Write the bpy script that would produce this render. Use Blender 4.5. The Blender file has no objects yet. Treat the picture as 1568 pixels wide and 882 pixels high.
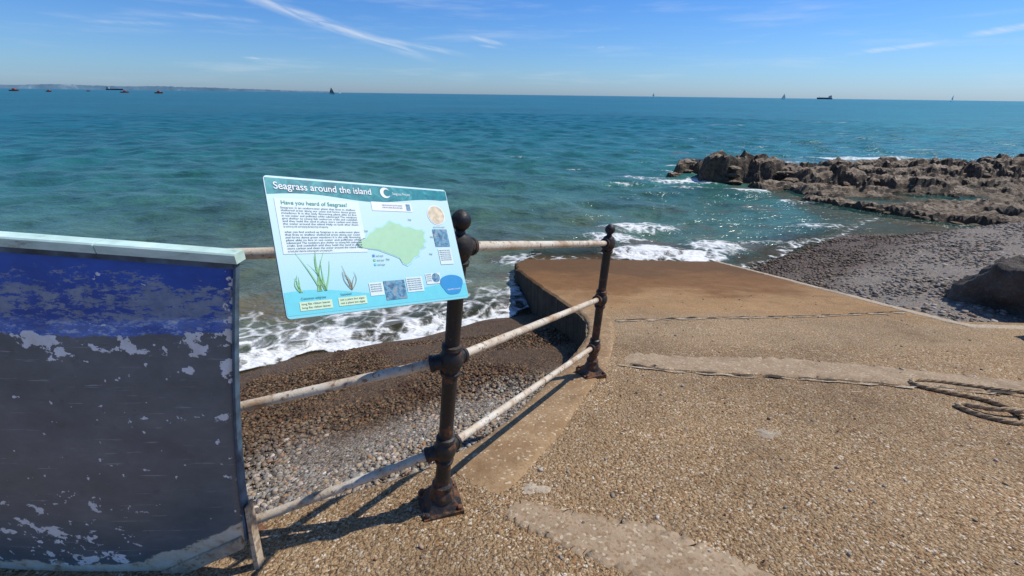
import bpy, bmesh, math, random
import numpy as np
from mathutils import Vector, Matrix, noise
random.seed(7); rng=np.random.default_rng(5)
SC=bpy.context.scene
COL=SC.collection
SEA=-1.65
# ------------------------------------------------------------ helpers
def link(o,parent=None):
    COL.objects.link(o)
    if parent: o.parent=parent
    return o
def empty(name,loc=(0,0,0)):
    e=bpy.data.objects.new(name,None); e.empty_display_size=.1; e.location=loc
    COL.objects.link(e); return e
def meshobj(name,verts,faces,mat=None,parent=None,smooth=False):
    me=bpy.data.meshes.new(name); me.from_pydata([tuple(v) for v in verts],[],faces); me.update()
    if mat: me.materials.append(mat)
    if smooth: me.polygons.foreach_set('use_smooth',[True]*len(me.polygons))
    return link(bpy.data.objects.new(name,me),parent)
def npmesh(name,V,F,mat,smooth=True,parent=None):
    me=bpy.data.meshes.new(name); nv=len(V); nf=len(F); k=F.shape[1]
    me.vertices.add(nv); me.vertices.foreach_set('co',V.astype(np.float32).ravel())
    me.loops.add(nf*k); me.loops.foreach_set('vertex_index',F.astype(np.int32).ravel())
    me.polygons.add(nf); me.polygons.foreach_set('loop_start',np.arange(0,nf*k,k,dtype=np.int32))
    me.polygons.foreach_set('use_smooth',np.full(nf,smooth))
    me.update(calc_edges=True); me.validate()
    me.materials.append(mat)
    return link(bpy.data.objects.new(name,me),parent)
def gridfaces(nr,nc):
    i=np.arange(nr-1)[:,None]*nc+np.arange(nc-1)[None,:]
    i=i.ravel(); return np.stack([i,i+1,i+nc+1,i+nc],1)
class G:
    def __init__(s,nt): s.nt=nt
    def n(s,t,props=None,**ins):
        nd=s.nt.nodes.new(t)
        for k,v in (props or {}).items(): setattr(nd,k,v)
        for k,v in ins.items():
            k2=k.replace('_',' ')
            key=int(k[1:]) if (k[0]=='i' and k[1:].isdigit()) else k2
            s.set(nd.inputs[key],v)
        return nd
    def set(s,sock,v):
        if isinstance(v,bpy.types.NodeSocket): s.nt.links.new(v,sock)
        else: sock.default_value=v
    def m(s,op,a,b=0.0,c=None,clamp=False):
        nd=s.nt.nodes.new('ShaderNodeMath'); nd.operation=op; nd.use_clamp=clamp
        s.set(nd.inputs[0],a); s.set(nd.inputs[1],b)
        if c is not None: s.set(nd.inputs[2],c)
        return nd.outputs[0]
    def mix(s,f,a,b,blend='MIX'):
        nd=s.nt.nodes.new('ShaderNodeMix'); nd.data_type='RGBA'; nd.blend_type=blend
        s.set(nd.inputs[0],f); s.set(nd.inputs[6],a); s.set(nd.inputs[7],b); return nd.outputs[2]
    def mr(s,v,a,b,c=0.0,d=1.0,smooth=True):
        nd=s.nt.nodes.new('ShaderNodeMapRange'); nd.interpolation_type='SMOOTHSTEP' if smooth else 'LINEAR'
        s.set(nd.inputs[0],v)
        for i,x in enumerate((a,b,c,d)): s.set(nd.inputs[i+1],x)
        return nd.outputs[0]
    def ramp(s,v,stops,interp='LINEAR'):
        nd=s.nt.nodes.new('ShaderNodeValToRGB'); cr=nd.color_ramp; cr.interpolation=interp
        while len(cr.elements)<len(stops): cr.elements.new(.5)
        for e,(p,c) in zip(cr.elements,stops): e.position=p; e.color=(c[0],c[1],c[2],1)
        s.set(nd.inputs[0],v); return nd.outputs[0]
    def noise(s,vec,scale,detail=4,rough=.55,dist=0.0):
        nd=s.n('ShaderNodeTexNoise',Scale=scale,Detail=detail,Roughness=rough,Distortion=dist)
        if vec is not None: s.set(nd.inputs['Vector'],vec)
        return nd.outputs[0]
    def vor(s,vec,scale,feature='F1',rnd=1.0):
        nd=s.n('ShaderNodeTexVoronoi',{'feature':feature},Scale=scale,Randomness=rnd)
        s.set(nd.inputs['Vector'],vec); return nd
    def bump(s,h,strength,dist,normal=None):
        nd=s.n('ShaderNodeBump',Strength=strength,Distance=dist,Height=h)
        if normal is not None: s.set(nd.inputs['Normal'],normal)
        return nd.outputs[0]
    def scale(s,vec,v):
        nd=s.n('ShaderNodeVectorMath',{'operation':'MULTIPLY'}); s.set(nd.inputs[0],vec); nd.inputs[1].default_value=v
        return nd.outputs[0]
def newmat(name):
    m=bpy.data.materials.new(name); m.use_nodes=True; nt=m.node_tree
    b=nt.nodes['Principled BSDF']; return m,G(nt),b
def simple(name,col,rough=.6,metal=0,var=.15,scale=30,bump=0.0):
    m,g,b=newmat(name); tc=g.n('ShaderNodeTexCoord').outputs['Object']
    n=g.noise(tc,scale,3)
    dark=tuple(x*(1-var) for x in col); lite=tuple(min(1,x*(1+var)) for x in col)
    g.set(b.inputs['Base Color'],g.ramp(n,[(.3,dark),(.7,lite)]))
    b.inputs['Roughness'].default_value=rough; b.inputs['Metallic'].default_value=metal
    if bump: g.set(b.inputs['Normal'],g.bump(n,.5,bump))
    return m
def sepxyz(g,v):
    s=g.n('ShaderNodeSeparateXYZ'); g.set(s.inputs[0],v); return s.outputs
# ------------------------------------------------------------ materials
def mat_slip():
    m,g,b=newmat('exposed_aggregate_concrete'); tc=g.n('ShaderNodeTexCoord').outputs['Object']
    X,Y,Z=sepxyz(g,tc)
    warp=g.n('ShaderNodeVectorMath',{'operation':'ADD'}); g.set(warp.inputs[0],tc)
    nz=g.n('ShaderNodeTexNoise',Scale=40.0,Detail=1.0); g.set(nz.inputs['Vector'],tc)
    g.set(warp.inputs[1],g.scale(nz.outputs['Color'],(.014,.014,.014)))
    v1=g.vor(warp.outputs[0],58.0); v2=g.vor(warp.outputs[0],130.0)
    r1=sepxyz(g,v1.outputs['Color'])[0]; r2=sepxyz(g,v2.outputs['Color'])[1]
    st=[(0,(.11,.06,.03)),(.16,(.27,.165,.085)),(.38,(.40,.27,.145)),(.58,(.47,.335,.19)),(.76,(.36,.19,.08)),(.90,(.60,.47,.31)),(1,(.78,.70,.58))]
    c1=g.ramp(r1,st); c2=g.ramp(r2,st)
    e1=g.mr(v1.outputs['Distance'],.35,.60)
    col=g.mix(e1,c1,c2)
    big=g.noise(tc,1.1,5,.6); med=g.noise(tc,6,4,.6)
    mort=g.mr(med,.42,.62,.06,.45)
    col=g.mix(mort,col,g.mix(big,(.30,.205,.12,1),(.43,.31,.19,1)))
    col=g.mix(g.mr(v2.outputs['Distance'],.50,.8,0,.65),col,(.09,.052,.026,1))
    low=g.mr(g.m('ADD',Y,g.m('MULTIPLY',big,.8)),4.5,5.2)
    col=g.mix(g.m('MULTIPLY',low,.6),col,g.mix(med,(.35,.185,.07,1),(.48,.30,.14,1)))
    mid=g.m('MULTIPLY',g.mr(Y,3.3,3.5),g.m('SUBTRACT',1.0,low))
    col=g.mix(g.m('MULTIPLY',mid,.30),col,(.43,.32,.20,1))
    b2=g.noise(tc,.55,5,.65)
    mul=g.ramp(b2,[(.3,(.70,.67,.63)),(.5,(.94,.92,.88)),(.7,(1.14,1.10,1.04))])
    col=g.mix(1.0,col,mul,'MULTIPLY')
    stain=g.mr(g.noise(tc,2.6,5,.7),.54,.70)
    col=g.mix(g.m('MULTIPLY',stain,.38),col,(.16,.10,.055,1))
    wnz=g.m('MULTIPLY',g.m('SUBTRACT',g.noise(tc,1.3,5,.62),.5),3.0)
    wn=g.m('ADD',g.m('SUBTRACT',Y,g.m('MULTIPLY',X,.10)),wnz)
    wet=g.mr(wn,4.9,6.0)
    col=g.mix(g.m('MULTIPLY',wet,.88),col,g.mix(med,(.13,.055,.014,1),(.29,.135,.038,1)))
    alg=g.mr(wn,6.4,7.4)
    col=g.mix(g.m('MULTIPLY',alg,.55),col,(.085,.045,.014,1))
    g.set(b.inputs['Base Color'],col)
    g.set(b.inputs['Roughness'],g.m('SUBTRACT',.85,g.m('MULTIPLY',wet,.18)))
    b.inputs['Specular IOR Level'].default_value=.2
    h=g.m('ADD',g.m('MULTIPLY',g.m('SUBTRACT',1.0,v1.outputs['Distance']),g.m('SUBTRACT',1.0,g.m('MULTIPLY',low,.6))),g.m('ADD',g.m('MULTIPLY',g.m('SUBTRACT',1.0,v2.outputs['Distance']),.5),g.m('MULTIPLY',med,1.6)))
    g.set(b.inputs['Normal'],g.bump(h,1.0,.010))
    return m
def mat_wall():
    m,g,b=newmat('shaded_sea_wall'); geo=g.n('ShaderNodeNewGeometry'); P=geo.outputs['Position']; a=g.noise(P,4,6,.7)
    col=g.ramp(a,[(.3,(.012,.010,.008)),(.55,(.035,.026,.016)),(.75,(.09,.06,.034))])  # shade of the wall face painted in as near-black brown, with some staining
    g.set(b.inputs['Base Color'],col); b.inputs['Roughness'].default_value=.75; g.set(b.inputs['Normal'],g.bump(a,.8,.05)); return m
def mat_mortar(name,ca,cb,sc=9,bd=.006):
    m,g,b=newmat(name); tc=g.n('ShaderNodeTexCoord').outputs['Object']
    a=g.noise(tc,sc,6,.65); f=g.noise(tc,90,3,.6); v=g.vor(tc,95.0)
    col=g.ramp(a,[(.3,ca),(.68,cb)])
    r=sepxyz(g,v.outputs['Color'])[0]
    col=g.mix(g.mr(r,.62,.8,0,.6),col,(.24,.145,.07,1))
    col=g.mix(g.mr(r,.92,.95,0,.7),col,(.6,.50,.36,1))
    st=g.noise(tc,2.3,5,.7)
    col=g.mix(g.mr(st,.52,.75,0,.55),col,tuple(x*.45 for x in ca)+(1,))
    g.set(b.inputs['Base Color'],col); b.inputs['Roughness'].default_value=.85
    b.inputs['Specular IOR Level'].default_value=.3
    g.set(b.inputs['Normal'],g.bump(g.m('ADD',f,g.m('MULTIPLY',a,2.0)),.6,bd))
    return m
def mat_shingle(name='shingle',pebble=False):
    m,g,b=newmat(name); tc=g.n('ShaderNodeTexCoord').outputs['Object']
    geo=g.n('ShaderNodeNewGeometry'); X,Y,Z=sepxyz(g,geo.outputs['Position'])
    st=[(0,(.05,.042,.036)),(.18,(.18,.145,.11)),(.38,(.31,.265,.21)),(.55,(.23,.22,.205)),(.7,(.38,.27,.155)),(.84,(.45,.415,.36)),(.95,(.34,.17,.07)),(1,(.70,.66,.59))]
    big=g.noise(tc,.7,5,.6)
    if pebble:
        r=geo.outputs['Random Per Island']; col=g.ramp(r,st); h=None
    else:
        v1=g.vor(tc,42.0); v2=g.vor(tc,95.0)
        r1=sepxyz(g,v1.outputs['Color'])[0]; r2=sepxyz(g,v2.outputs['Color'])[1]
        c1=g.ramp(r1,st); c2=g.ramp(r2,st)
        col=g.mix(g.mr(v1.outputs['Distance'],.4,.6),c1,c2)
        dk=g.mr(v2.outputs['Distance'],.35,.75,1.0,.40)
        cc=g.n('ShaderNodeCombineColor',i0=dk,i1=dk,i2=dk).outputs[0]
        col=g.mix(.8,col,cc,'MULTIPLY')
        h=g.m('ADD',g.m('SUBTRACT',1.0,v1.outputs['Distance']),g.m('MULTIPLY',g.m('SUBTRACT',1.0,v2.outputs['Distance']),.5))
    rt=g.mr(X,4.0,4.6)
    zz=g.m('ADD',g.m('ADD',Z,g.m('MULTIPLY',rt,.30)),g.m('MULTIPLY',g.m('SUBTRACT',big,.5),.6))
    wet=g.mr(zz,-.72,-.98)
    col=g.mix(g.m('MULTIPLY',rt,.35),col,(.23,.20,.18,1))
    weed=g.mr(g.noise(tc,2.2,6,.7),.52,.65)
    col=g.mix(g.m('MULTIPLY',weed,g.m('MULTIPLY',wet,g.m('SUBTRACT',.78,g.m('MULTIPLY',rt,.10)))),col,(.12,.060,.022,1))
    wc=g.mix(1.0,col,(.46,.33,.20,1),'MULTIPLY')
    wc2=g.mix(1.0,col,(.55,.46,.37,1),'MULTIPLY')
    col=g.mix(wet,col,g.mix(rt,wc,wc2))
    g.set(b.inputs['Base Color'],col)
    g.set(b.inputs['Roughness'],g.m('SUBTRACT',.85,g.m('MULTIPLY',wet,.25)))
    b.inputs['Specular IOR Level'].default_value=.3
    if not pebble: g.set(b.inputs['Normal'],g.bump(h,.9,.012))
    return m
def mat_rock():
    m,g,b=newmat('weathered_rock'); tc=g.n('ShaderNodeTexCoord').outputs['Object']
    geo=g.n('ShaderNodeNewGeometry'); Nz=sepxyz(g,geo.outputs['Normal'])[2]; Z=sepxyz(g,geo.outputs['Position'])[2]
    a=g.noise(tc,1.4,6,.68); f=g.noise(tc,7,6,.7)
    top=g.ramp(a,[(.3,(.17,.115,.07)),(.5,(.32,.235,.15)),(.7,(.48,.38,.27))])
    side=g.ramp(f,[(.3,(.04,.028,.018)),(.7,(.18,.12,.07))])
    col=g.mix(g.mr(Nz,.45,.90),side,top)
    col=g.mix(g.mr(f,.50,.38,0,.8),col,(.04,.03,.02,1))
    wet=g.mr(g.m('ADD',Z,g.m('MULTIPLY',g.m('SUBTRACT',a,.5),.3)),SEA+.17,SEA+.03)
    col=g.mix(g.m('MULTIPLY',wet,.6),col,(.085,.058,.028,1))
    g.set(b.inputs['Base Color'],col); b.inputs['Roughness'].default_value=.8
    g.set(b.inputs['Normal'],g.bump(f,1.0,.14)); return m
def mat_boulder():
    m,g,b=newmat('brown_boulder'); tc=g.n('ShaderNodeTexCoord').outputs['Object']
    a=g.noise(tc,4,7,.68); f=g.noise(tc,22,5,.7)
    col=g.ramp(a,[(.3,(.05,.04,.033)),(.7,(.19,.155,.125))]); col=g.mix(g.mr(f,.5,.7,0,.5),col,(.28,.24,.20,1))
    g.set(b.inputs['Base Color'],col); b.inputs['Roughness'].default_value=.85
    g.set(b.inputs['Normal'],g.bump(g.m('ADD',a,g.m('MULTIPLY',f,.4)),1.0,.12)); return m
def mat_water():
    m,g,b=newmat('sea_water'); nt=g.nt; tc=g.n('ShaderNodeTexCoord').outputs['Object']
    geo=g.n('ShaderNodeNewGeometry'); X,Y,Z=sepxyz(g,geo.outputs['Position'])
    off=g.n('ShaderNodeAttribute',{'attribute_name':'off'}).outputs['Fac']
    dep=g.n('ShaderNodeAttribute',{'attribute_name':'dep'}).outputs['Fac']
    foam=g.n('ShaderNodeAttribute',{'attribute_name':'foam'}).outputs['Fac']
    st=g.scale(tc,(.5,1.0,1.0))
    w1=g.noise(st,.05,4,.6,.4); w2=g.noise(st,.95,5,.70,.3); w3=g.noise(st,4.6,3,.6,.3); w0=g.noise(g.scale(tc,(.35,1,1)),.006,5,.65)
    o=g.m('ADD',off,g.m('MULTIPLY',g.m('SUBTRACT',w1,.5),.30))
    col=g.ramp(o,[(0,(.145,.165,.105)),(.20,(.088,.160,.115)),(.45,(.036,.155,.130)),(.75,(.014,.140,.150)),(1,(.007,.125,.160))])
    rgt=g.mr(g.m('DIVIDE',X,Y),.1,1.0,0,1)
    col=g.mix(g.m('MULTIPLY',rgt,g.m('MULTIPLY',off,.65)),col,(.035,.25,.25,1))
    lum=g.mr(g.m('ADD',g.m('MULTIPLY',w2,.62),g.m('ADD',g.m('MULTIPLY',w1,.25),g.m('MULTIPLY',w0,.30))),.46,.72,.54,1.42,False)
    cc=g.n('ShaderNodeCombineColor',i0=lum,i1=lum,i2=lum).outputs[0]
    col=g.mix(1.0,col,cc,'MULTIPLY')
    sh=g.mr(dep,.15,1.7,1,0)
    weed=g.mr(g.noise(tc,.9,5,.65),.47,.60)
    col=g.mix(g.m('MULTIPLY',g.m('MULTIPLY',weed,sh),.6),col,(.16,.10,.045,1))
    f1=g.noise(tc,2.6,7,.74,.7)
    v=g.vor(g.mix(.16,tc,g.n('ShaderNodeTexNoise',Scale=4.0,Detail=3.0).outputs['Color']),4.5,'DISTANCE_TO_EDGE')
    lace=g.mr(v.outputs['Distance'],.0,.20,.18,-.10)
    fv=g.m('ADD',g.m('ADD',foam,g.m('MULTIPLY',g.m('SUBTRACT',f1,.5),2.2)),lace)
    fm=g.mr(fv,.40,1.0); fm=g.m('MULTIPLY',fm,g.mr(foam,.02,.15))
    g0=g.mix(fm,col,(.80,.81,.79,1))
    g.set(b.inputs['Base Color'],g0)
    g.set(b.inputs['Roughness'],g.m('ADD',.14,g.m('ADD',g.m('MULTIPLY',fm,.6),g.m('MULTIPLY',off,.16))))
    b.inputs['IOR'].default_value=1.33
    g.set(b.inputs['Specular IOR Level'],g.m('SUBTRACT',.5,g.m('MULTIPLY',off,.30)))
    hh=g.m('ADD',g.m('MULTIPLY',w2,1.0),g.m('MULTIPLY',w3,.26))
    g.set(b.inputs['Normal'],g.bump(hh,.9,.27))
    tr=g.n('ShaderNodeBsdfTransparent'); tr.inputs[0].default_value=(.82,.85,.76,1)
    mx=g.n('ShaderNodeMixShader')
    al=g.m('MAXIMUM',g.mr(g.m('ADD',dep,g.m('MULTIPLY',g.m('SUBTRACT',w3,.5),.08)),-.02,.32,.10,1.0),fm)
    g.set(mx.inputs[0],al); g.set(mx.inputs[1],tr.outputs[0]); g.set(mx.inputs[2],b.outputs[0])
    g.set(nt.nodes['Material Output'].inputs[0],mx.outputs[0])
    return m
def mat_iron():
    m,g,b=newmat('rusted_black_iron'); tc=g.n('ShaderNodeTexCoord').outputs['Object']
    a=g.noise(tc,14,6,.7); f=g.noise(tc,70,4,.7); Z=sepxyz(g,tc)[2]
    k=g.m('ADD',a,g.mr(Z,.95,-.35,-.06,.13,False))
    col=g.ramp(k,[(.42,(.013,.012,.012)),(.55,(.028,.022,.019)),(.61,(.12,.050,.022)),(.75,(.27,.125,.05))])
    col=g.mix(g.mr(f,.62,.74,0,.45),col,(.32,.21,.13,1))
    g.set(b.inputs['Base Color'],col); g.set(b.inputs['Roughness'],g.mr(a,.4,.6,.40,.8))
    g.set(b.inputs['Normal'],g.bump(g.m('ADD',a,g.m('MULTIPLY',f,.5)),.6,.006)); return m
def mat_rail():
    m,g,b=newmat('weathered_cream_paint_pipe'); tc=g.n('ShaderNodeTexCoord').outputs['Object']
    a=g.noise(tc,7,6,.7); f=g.noise(tc,45,5,.7)
    col=g.ramp(a,[(.35,(.40,.25,.14)),(.45,(.58,.47,.34)),(.6,(.70,.63,.51)),(.75,(.55,.52,.47))])
    col=g.mix(g.mr(f,.55,.64,0,.85),col,(.18,.085,.04,1))
    col=g.mix(g.mr(f,.39,.32,0,.7),col,(.16,.13,.11,1))
    g.set(b.inputs['Base Color'],col); b.inputs['Roughness'].default_value=.6
    g.set(b.inputs['Normal'],g.bump(f,.5,.004)); return m
def mat_hull():
    m,g,b=newmat('peeling_boat_paint'); tc=g.n('ShaderNodeTexCoord'); uv=tc.outputs['UV']; ob=tc.outputs['Object']
    U,V,_=sepxyz(g,uv)
    n1=g.noise(g.scale(ob,(1,1,1.6)),5,6,.68); n2=g.noise(ob,16,6,.72)
    rot=g.n('ShaderNodeMapping'); rot.inputs['Rotation'].default_value=(0,.42,0); rot.inputs['Scale'].default_value=(1.5,1.5,30); g.set(rot.inputs[0],ob)
    sc=g.noise(rot.outputs[0],4,4,.6,.2)
    sc2=g.noise(g.scale(ob,(9,9,24)),3,6,.78)
    nc=g.noise(g.scale(ob,(1,1,1.25)),15,7,.62,.2)
    bound=g.m('ADD',.785,g.m('MULTIPLY',g.m('SUBTRACT',n2,.5),.05))
    isblue=g.mr(g.m('SUBTRACT',V,bound),-.002,.004)
    grey=g.ramp(n1,[(.3,(.115,.130,.135)),(.55,(.165,.182,.185)),(.8,(.24,.255,.255))])
    grey=g.mix(g.mr(sc,.63,.68,0,.65),grey,(.42,.44,.43,1))
    grey=g.mix(g.mr(n2,.58,.74,0,.5),grey,(.06,.065,.07,1))
    blue=g.ramp(n1,[(.3,(.012,.060,.30)),(.7,(.030,.125,.56))])
    worn=g.mr(g.m('ADD',g.m('ADD',sc2,g.m('MULTIPLY',g.m('SUBTRACT',n1,.5),.55)),g.m('MULTIPLY',g.mr(V,.97,.88,-.14,.06),g.mr(V,.79,.83,.2,1))),.50,.56)
    blue=g.mix(g.m('MULTIPLY',worn,.82),blue,g.ramp(n2,[(.3,(.18,.23,.28)),(.7,(.42,.46,.48))]))
    band=g.m('MULTIPLY',g.mr(g.m('ADD',V,g.m('MULTIPLY',g.m('SUBTRACT',n2,.5),.03)),.835,.818),g.mr(n1,.35,.55,.3,1))
    blue=g.mix(g.m('MULTIPLY',band,.8),blue,g.ramp(sc2,[(.36,(.36,.38,.40)),(.50,(.05,.20,.70)),(.62,(.70,.78,.88))]))
    col=g.mix(isblue,grey,blue)
    near=g.m('MULTIPLY',g.mr(V,.71,.775),g.mr(V,.80,.785))
    corner=g.m('MULTIPLY',g.mr(U,.045,.0),g.mr(V,.3,.65,.35,1))
    low=g.m('MULTIPLY',g.mr(U,.12,.24),g.mr(V,.42,.2))
    k=g.m('ADD',nc,g.m('ADD',g.m('MULTIPLY',near,.135),g.m('ADD',g.m('MULTIPLY',corner,.11),g.m('MULTIPLY',low,.10))))
    k=g.m('ADD',k,g.m('MULTIPLY',g.m('SUBTRACT',n1,.5),.30))
    chip=g.mr(k,.664,.671)
    dots=g.mr(g.noise(ob,40,2,.5),.715,.725)
    chip=g.m('MAXIMUM',chip,g.m('MULTIPLY',dots,g.m('SUBTRACT',1.0,isblue)))
    col=g.mix(chip,col,g.ramp(n2,[(.35,(.78,.74,.66)),(.6,(.93,.93,.91))]))
    bot=g.mr(g.m('ADD',V,g.m('MULTIPLY',g.m('SUBTRACT',n1,.5),.12)),.085,.078)
    col=g.mix(bot,col,g.ramp(n2,[(.35,(.34,.22,.12)),(.44,(.75,.62,.43)),(.7,(.90,.84,.72))]))
    g.set(b.inputs['Base Color'],col); g.set(b.inputs['Roughness'],g.m('ADD',.40,g.m('MULTIPLY',chip,.3)))
    g.set(b.inputs['Normal'],g.bump(g.m('ADD',k,g.m('MULTIPLY',chip,.4)),.5,.005)); return m
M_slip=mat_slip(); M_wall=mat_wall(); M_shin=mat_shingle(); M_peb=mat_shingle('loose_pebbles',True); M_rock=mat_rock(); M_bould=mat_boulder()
M_water=mat_water(); M_iron=mat_iron(); M_rail=mat_rail(); M_hull=mat_hull()
M_strip=mat_mortar('smooth_mortar',(.29,.20,.12),(.42,.31,.20)); M_cope=mat_mortar('stained_coping',(.22,.125,.055),(.39,.26,.14),5)
M_edge=mat_mortar('pale_edge',(.38,.30,.21),(.52,.44,.33)); M_dark=simple('crack_shadow_gap',(.05,.035,.02),.95)
# ------------------------------------------------------------ terrain functions
XLp=[(-6,-9),(0,-4.2),(.6,-3.0),(1.25,-.95),(1.5,-.42),(1.72,-.19),(2.2,.05),(2.93,.40),(3.5,.64),(4.0,.76),(4.5,.74),(5.6,.50),(7.6,.08),(8.4,.05),(9.2,.30),(11,.9)]
_yy=np.linspace(-7,12,1901); _xx=np.interp(_yy,[p[0] for p in XLp],[p[1] for p in XLp]); _k=np.exp(-.5*(np.arange(-60,61)/22.)**2); _k/=_k.sum()
_xs=np.convolve(np.pad(_xx,60,mode='edge'),_k,'valid'); _xs[:50]=_xx[:50]; _xs[-50:]=_xx[-50:]
def xl(y): return np.interp(y,_yy,_xs)
def xr(y): return np.interp(y,[-6,4.12,4.3,11],[12,10,4.68,4.18])
def slz(y): return -.215*(np.maximum(y,.9)-1.33)
def sm(x,a,b):
    t=np.clip((x-a)/(b-a),0,1); return t*t*(3-2*t)
def terr(x,y):
    s=-.44*x+.898*y; zL=SEA-.3*(s-5.67)
    s2=-.579*x+.815*y; zR=np.minimum(SEA-.28*(s2-4.26),-.62)
    zL=np.minimum(zL,slz(y)-.1)
    zR=np.minimum(zR,slz(np.minimum(y,4.4))-.035+0*x)
    d=np.hypot(x,y)
    k=sm(y+.10*x,10.6,12.9)*sm(x,7.6,9.5); zR=zR*(1-k)+(-1.74)*k
    zR=zR-4.5*sm(d,27,42)
    w=sm(x,4.02,4.12); mid=slz(y)-.35
    w0=sm(x,.9,1.0)
    z=zL*(1-w0)+mid*w0; z=z*(1-w)+zR*w
    return np.maximum(z,-6.0+0*z)
def axis(n,c,a,b):
    u=np.linspace(-1,1,n); return c+a*np.sinh(b*u)
gx=axis(420,1.0,.9,10.6); gy=axis(420,5.0,.9,10.6)
XX,YY=np.meshgrid(gx,gy); ZZ=terr(XX,YY)
nn=np.array([noise.noise((x*1.3,y*1.3,0)) if (abs(x)<20 and abs(y)<30) else 0 for x,y in zip(XX.ravel(),YY.ravel())]).reshape(XX.shape)
ZZ=ZZ+nn*.035
npmesh('shingle_ground',np.stack([XX.ravel(),YY.ravel(),ZZ.ravel()],1),gridfaces(420,420),M_shin)
bm=bmesh.new(); bmesh.ops.create_icosphere(bm,subdivisions=1,radius=1); tv=np.array([v.co[:] for v in bm.verts]); tf=np.array([[v.index for v in f.verts] for f in bm.faces]); bm.free()
def pebbles(name,px,py,pz,smin,smax,mat=None,parent=None):
    n=len(px); r=smin+(smax-smin)*rng.random(n)**2.2
    S=np.stack([r*(.8+.6*rng.random(n)),r*(.7+.4*rng.random(n)),r*(.35+.3*rng.random(n))],1)
    V=tv[None]*S[:,None,:]*(1+.12*rng.standard_normal((n,len(tv),1)))
    a=rng.random(n)*6.283; t=rng.normal(0,.3,n)
    c,s=np.cos(a)[:,None],np.sin(a)[:,None]; ct,stt=np.cos(t)[:,None],np.sin(t)[:,None]
    x,y,z=V[...,0],V[...,1],V[...,2]
    y,z=y*ct-z*stt,y*stt+z*ct
    x,y=x*c-y*s,x*s+y*c
    V=np.stack([x+px[:,None],y+py[:,None],z+pz[:,None]],2).reshape(-1,3)
    F=(tf[None]+np.arange(n)[:,None,None]*len(tv)).reshape(-1,3)
    return npmesh(name,V,F,mat or M_peb,parent=parent)
N=40000
py=1.3+4.0*rng.random(N)**1.4; px=-2.9+3.7*rng.random(N)
ok=(px<xl(py)-.01); px,py=px[ok],py[ok]
pebbles('beach_pebbles',px,py,terr(px,py)+.004,.006,.023)
N=15000
py=4.4+8.0*rng.random(N); px=4.75+9*rng.random(N)**1.2
ok=(px>xr(py)+.02)&(px/py<1.35)&(terr(px,py)>SEA-.05)
px,py=px[ok],py[ok]; pebbles('beach_pebbles',px,py,terr(px,py)+.005,.012,.042)
# ------------------------------------------------------------ slipway
rows=np.concatenate([np.linspace(-5,.3,12),np.arange(.36,10.6,.05)]); nc=140
def und(x,y): return .006*noise.noise((x*1.5,y*1.5,3))+.003*noise.noise((x*6,y*6,1))
V=[]
for y in rows:
    a,b_=xl(y),xr(y); rg=1+2.0*float(sm(y,6.0,7.5))
    a=a+(.02*noise.noise((y*4,0,0))+.008*noise.noise((y*17,0,0)))*rg; b_=b_+.03*noise.noise((y*2,5,0))
    for i in range(nc):
        x=a+(b_-a)*i/(nc-1); e=min(1,(x-a)/.04)
        V.append((x,y,slz(y)+und(x,y)-.025*(1-e)**2))
nr=len(rows); F=gridfaces(nr,nc).tolist(); nf0=len(F)
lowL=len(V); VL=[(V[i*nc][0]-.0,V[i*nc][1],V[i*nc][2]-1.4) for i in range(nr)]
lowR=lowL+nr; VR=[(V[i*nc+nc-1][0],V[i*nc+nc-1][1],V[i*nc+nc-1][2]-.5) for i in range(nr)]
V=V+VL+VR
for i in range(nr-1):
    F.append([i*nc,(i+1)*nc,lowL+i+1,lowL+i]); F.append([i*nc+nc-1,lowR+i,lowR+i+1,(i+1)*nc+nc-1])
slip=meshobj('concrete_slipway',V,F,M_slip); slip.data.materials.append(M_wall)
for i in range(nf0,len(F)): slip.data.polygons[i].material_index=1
def ribbon(name,A,B,mat,dz=.004,n=60,jit=.012,parent=None,seed=0):
    def res(P):
        P=np.array(P,float); d=np.r_[0,np.cumsum(np.hypot(*np.diff(P,axis=0).T))]; t=np.linspace(0,d[-1],n)
        return np.stack([np.interp(t,d,P[:,0]),np.interp(t,d,P[:,1])],1)
    A,B=res(A),res(B); ts=[0,.06,.2,.4,.6,.8,.94,1]; k=len(ts); V=[]
    for i in range(n):
        tp=min(1,i/6,(n-1-i)/6)
        for j in range(k):
            p=A[i]*(1-ts[j])+B[i]*ts[j]
            if j in(0,k-1,1,k-2):
                jj=0 if j<3 else 1
                p=p+np.array([noise.noise((i*.5,jj+seed,1)),noise.noise((i*.5,jj+seed,9))])*jit+np.array([noise.noise((i*1.7,jj+seed,1)),noise.noise((i*1.7,jj+seed,9))])*jit*.5
            V.append((p[0],p[1],slz(p[1])+und(p[0],p[1])+(dz*tp-.004*(1-tp) if j not in (0,k-1) else -.006)))
    return meshobj(name,V,gridfaces(n,k).tolist(),mat,parent,True)
cp_y=np.linspace(1.60,4.7,16)
ribbon('coping',[(float(xl(y))+.02,y) for y in cp_y],[(-.06,1.36),(.03,1.47),(.27,1.9),(.50,2.43),(.73,2.9),(.93,3.6),(1.03,4.15),(1.0,4.7)],M_cope,.012,parent=slip,jit=.012,n=140)
ribbon('mortar_patch',[(-.03,1.30),(.054,1.37),(.3,1.29),(.545,1.245),(.75,1.12),(.95,.95),(1.2,.7)],[(-.04,1.28),(.06,1.2),(.225,1.09),(.38,1.0),(.6,.8),(.75,.6)],M_strip,.006,parent=slip,jit=.035,seed=3,n=110)
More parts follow.
